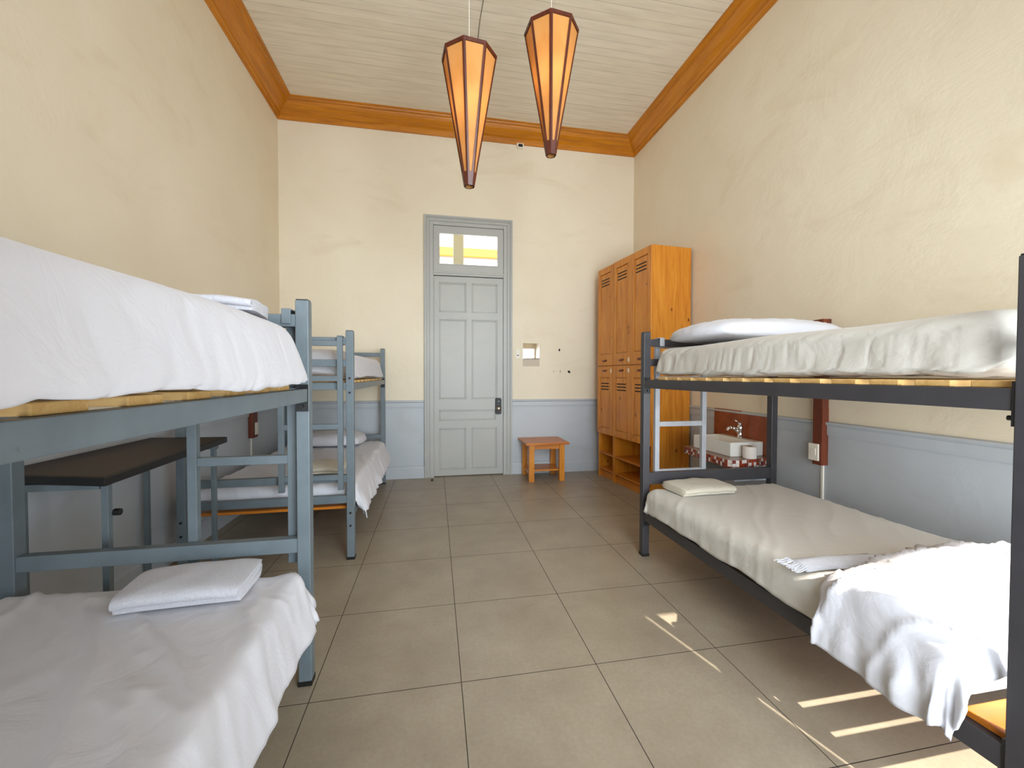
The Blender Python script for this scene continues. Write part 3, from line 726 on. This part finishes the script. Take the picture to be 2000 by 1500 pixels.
# ------------------------------------------------------------------ wash basin corner
t = thing('wash_counter', 'small wall counter edged in red and white mosaic tiles under the basin', 'counter', (2.672, 3.1, .635))
bm = bmesh.new()
pl = [(-.002, -.255), (-.36, -.330), (-.415, -.318), (-.440, -.27), (-.402, .33), (-.385, .35), (-.002, .36)]
prism(bm, pl, 'Z', -.062, 0); obj('counter_slab', bm, m_mosaic, t, bev=.003)
obj('support_bracket', B(-.30, -.002, .20, .23, -.20, -.062), m_dado, t); obj('support_bracket', B(-.30, -.002, -.20, -.17, -.20, -.062), m_dado, t)
tag(obj('backsplash', (lambda bm: (box(bm, 2.650, 2.671, 2.835, 3.175, .636, .972), box(bm, 2.650, 2.671, 3.179, 3.52, .636, .980), bm)[2])(bmesh.new()), m_terra, bev=.002), 'terracotta tile backsplash on the right wall behind the white basin', 'backsplash')
t = thing('wash_basin', 'white rectangular ceramic basin on the mosaic counter', 'basin', (2.49, 3.145, .6355), .02)
bm = bmesh.new(); bx, by, H_ = .155, .235, .115
def rr(x, y, z, r=.02, n_=4):
    out = []
    for sx_, sy_, a0 in ((1, 1, 0), (-1, 1, 1), (-1, -1, 2), (1, -1, 3)):
        for q in range(n_ + 1):
            a = PI / 2 * (a0 + q / n_); out.append(bm.verts.new((sx_ * (x - r) + r * math.cos(a), sy_ * (y - r) + r * math.sin(a), z)))
    return out
def ring_in(cx, x, y, z, r): 
    vs = rr(x, y, z, r)
    for v_ in vs: v_.co.x += cx
    return vs
rs = [ring_in(0, bx * .98, by * .99, 0, .008), ring_in(0, bx, by, .006, .008), ring_in(0, bx, by, H_ - .004, .008), ring_in(0, bx - .004, by - .004, H_, .008),
      ring_in(-.028, bx - .042, by - .016, H_, .02), ring_in(-.028, bx - .046, by - .022, H_ - .01, .02), ring_in(-.028, bx - .075, by - .06, .03, .03), ring_in(-.028, .02, .02, .024, .015)]
for a, b_ in zip(rs, rs[1:]):
    k = len(a)
    for i in range(k): bm.faces.new((a[i], a[(i + 1) % k], b_[(i + 1) % k], b_[i]))
bm.faces.new(rs[0][::-1]); bm.faces.new(rs[-1]); bs = obj('basin_bowl', bm, m_ceramic, t, smooth=False, bev=.002)
bm = bmesh.new(); tube(bm, (-.028, 0, .0245), (-.028, 0, .028), .018, seg=20); obj('drain', bm, m_chrome, t)
t = thing('faucet', 'chrome single-lever faucet standing on the back rim of the basin', 'faucet', (2.607, 3.125, .7510))
bm = bmesh.new(); lathe(bm, [(.0, 0), (.026, 0), (.026, .008), (.021, .014), (.020, .05), (.024, .075), (.025, .095), (.020, .112), (.006, .120), (0, .121)], (0, 0, 0), 20)
body = obj('faucet_body', bm, m_chrome, t, smooth=True)
bm = bmesh.new(); pp = [(-.005, 0, .045), (-.04, 0, .075), (-.075, -.002, .090), (-.105, -.003, .092), (-.125, -.004, .082)]
for a, b_, r0, r1 in zip(pp, pp[1:], (.016, .015, .013, .013), (.015, .013, .013, .012)): tube(bm, a, b_, r0, r1, 14)
tube(bm, pp[-1], (-.128, -.004, .068), .012, .011, 14); obj('spout', bm, m_chrome, t, smooth=True)
bm = bmesh.new(); tube(bm, (0, 0, .115), (-.004, 0, .132), .018, .014, 14); tube(bm, (0, 0, .128), (-.055, 0, .155), .007, .005, 10); obj('lever', bm, m_chrome, t, smooth=True)
t = thing('toilet_roll', 'roll of toilet paper standing on the counter beside the basin', 'toilet roll', (2.462, 2.845, .6355))
bm = bmesh.new(); lathe(bm, [(.021, .0), (.048, 0), (.050, .004), (.050, .090), (.048, .094), (.021, .094), (.021, 0)], (0, 0, 0), 28); obj('paper', bm, m_paper, t, smooth=False)
bm = bmesh.new(); lathe(bm, [(.0185, .001), (.0208, .001), (.0208, .096), (.0185, .096), (.0185, .001)], (0, 0, 0), 24); obj('cardboard_core', bm, m_card, t)

# ------------------------------------------------------------------ pine lockers
RA = math.atan2(.115, 1.12)
def locker(label, off, cols, cw, zt):
    """local x runs from near end to far end, local y into the cabinet (towards the wall)"""
    Wd_, Dp = cols * cw, .485
    t = thing('locker_cabinet', label, 'locker', (2.170 - math.sin(RA) * off, 3.862 + math.cos(RA) * off, 0), 0, 'pine lockers')
    t.rotation_euler = (0, 0, PI / 2 + RA)
    # x axis -> (−sin, cos); y axis must point to +x world: mirror by using negative y
    def bb(bm, a, b_, c0, c1, z0, z1, mi=0): box(bm, a, b_, -c0, -c1, z0, z1, mi)
    bm = bmesh.new(); th = .018
    bb(bm, 0, th, .02, Dp, 0, zt); bb(bm, Wd_ - th, Wd_, .02, Dp, 0, zt); bb(bm, th, Wd_ - th, .02, Dp, zt - th, zt)
    bb(bm, th, Wd_ - th, Dp - .012, Dp, 0, zt - th); bb(bm, th, Wd_ - th, .02, Dp - .012, .555, .573); bb(bm, th, Wd_ - th, .02, Dp - .012, 1.40, 1.418)
    for q in range(1, cols): bb(bm, q * cw - th / 2, q * cw + th / 2, .02, Dp - .012, .573, zt - th)
    body = obj('cabinet_body', bm, m_pine, t, bev=.002)
    bm = bmesh.new(); bb(bm, th, Wd_ - th, .045, .06, 0, .085); obj('plinth', bm, m_pine_x, t)
    for z in (.10, .30):
        bm = bmesh.new(); bb(bm, th, Wd_ - th, .022, Dp - .012, z, z + .02); obj('shelf', bm, m_pine_x, t, bev=.002)
    for q in range(cols):
        for lo, hi in ((.560, 1.405), (1.411, zt)):
            x0, x1 = q * cw + .003, (q + 1) * cw - .003; bm = bmesh.new(); sw = .058
            z0, z1 = lo + .003, hi - .003; px0, px1, pz0, pz1 = x0 + sw, x1 - sw, z0 + (.075 if hi < 2 else .135), z1 - (.135 if hi < 2 else .075)
            bb(bm, x0, px0, -.002, .019, z0, z1); bb(bm, px1, x1, -.002, .019, z0, z1); bb(bm, px0, px1, -.002, .019, z0, pz0); bb(bm, px0, px1, -.002, .019, pz1, z1)
            dr = obj('door', bm, m_pine, t, bev=.002)
            bm = bmesh.new(); bb(bm, px0, px1, .013, .018, pz0, pz1)
            bb(bm, px0 + .010, px1 - .010, .003, .0135, pz0 + .010, pz1 - .010)
            pn = obj('door_panel', bm, m_pine, dr, bev=.003)
            for k in range(3):
                zv = pz1 - .075 - k * .036; bm = bmesh.new(); bb(bm, px0 + .03, px1 - .03, .0015, .006, zv - .007, zv + .006); obj('vent_slot', bm, m_slot, dr)
            zh = z1 - .055 if hi < 2 else z0 + .055; xm = (x0 + x1) / 2; bm = bmesh.new()
            prof = [(-.055, .0), (-.03, .010), (.0, .014), (.035, .016), (.058, .008), (.035, -.006), (0, -.014), (-.03, -.010)]
            prism(bm, [(xm - a, zh + b_) for a, b_ in prof], 'Y', .001, .012); obj('handle', bm, m_redwood, dr, bev=.003)
            if not (q == cols - 1 and hi > 2 and cols == 1) and not (q == 0 and cols == 2):
                bm = bmesh.new(); bb(bm, x0 + .018, x0 + .045, -.003, .0, zh - .022, zh + .024); obj('sticker', bm, m_white, dr)
    return t
locker('pine locker cabinet with two columns of vented doors, nearest the dark bed', 0, 2, .372, 2.632)
locker('narrow single-column pine locker cabinet next to the back wall', .752, 1, .370, 2.628)

# ------------------------------------------------------------------ small table
t = thing('side_table', 'low orange pine table with lower shelf beside the door', 'table', (1.335, 5.0, 0), .0)
bm = bmesh.new()
for k in range(4): box(bm, -.275, .265, -.26 + k * .123, -.138 + k * .123, .452, .478)
tt = obj('table_top', bm, m_pine_x, t, bev=.003)
for x in (-.195, .185):
    for y in (-.19, .19): obj('leg', B(x - .032, x + .032, y - .032, y + .032, 0, .452), m_pine, t, bev=.003)
obj('apron', B(-.163, .153, -.205, -.187, .395, .452), m_pine_x, t); obj('apron', B(-.163, .153, .187, .205, .395, .452), m_pine_x, t)
obj('apron', B(-.21, -.192, -.158, .158, .395, .452), m_pine_x, t); obj('apron', B(.182, .2, -.158, .158, .395, .452), m_pine_x, t)
obj('shelf', B(-.19, .18, -.158, .158, .115, .135), m_pine_x, t, bev=.002)
for x in (-.195, .185): obj('side_bar', B(x - .012, x + .012, -.158, .158, .07, .115), m_pine, t)
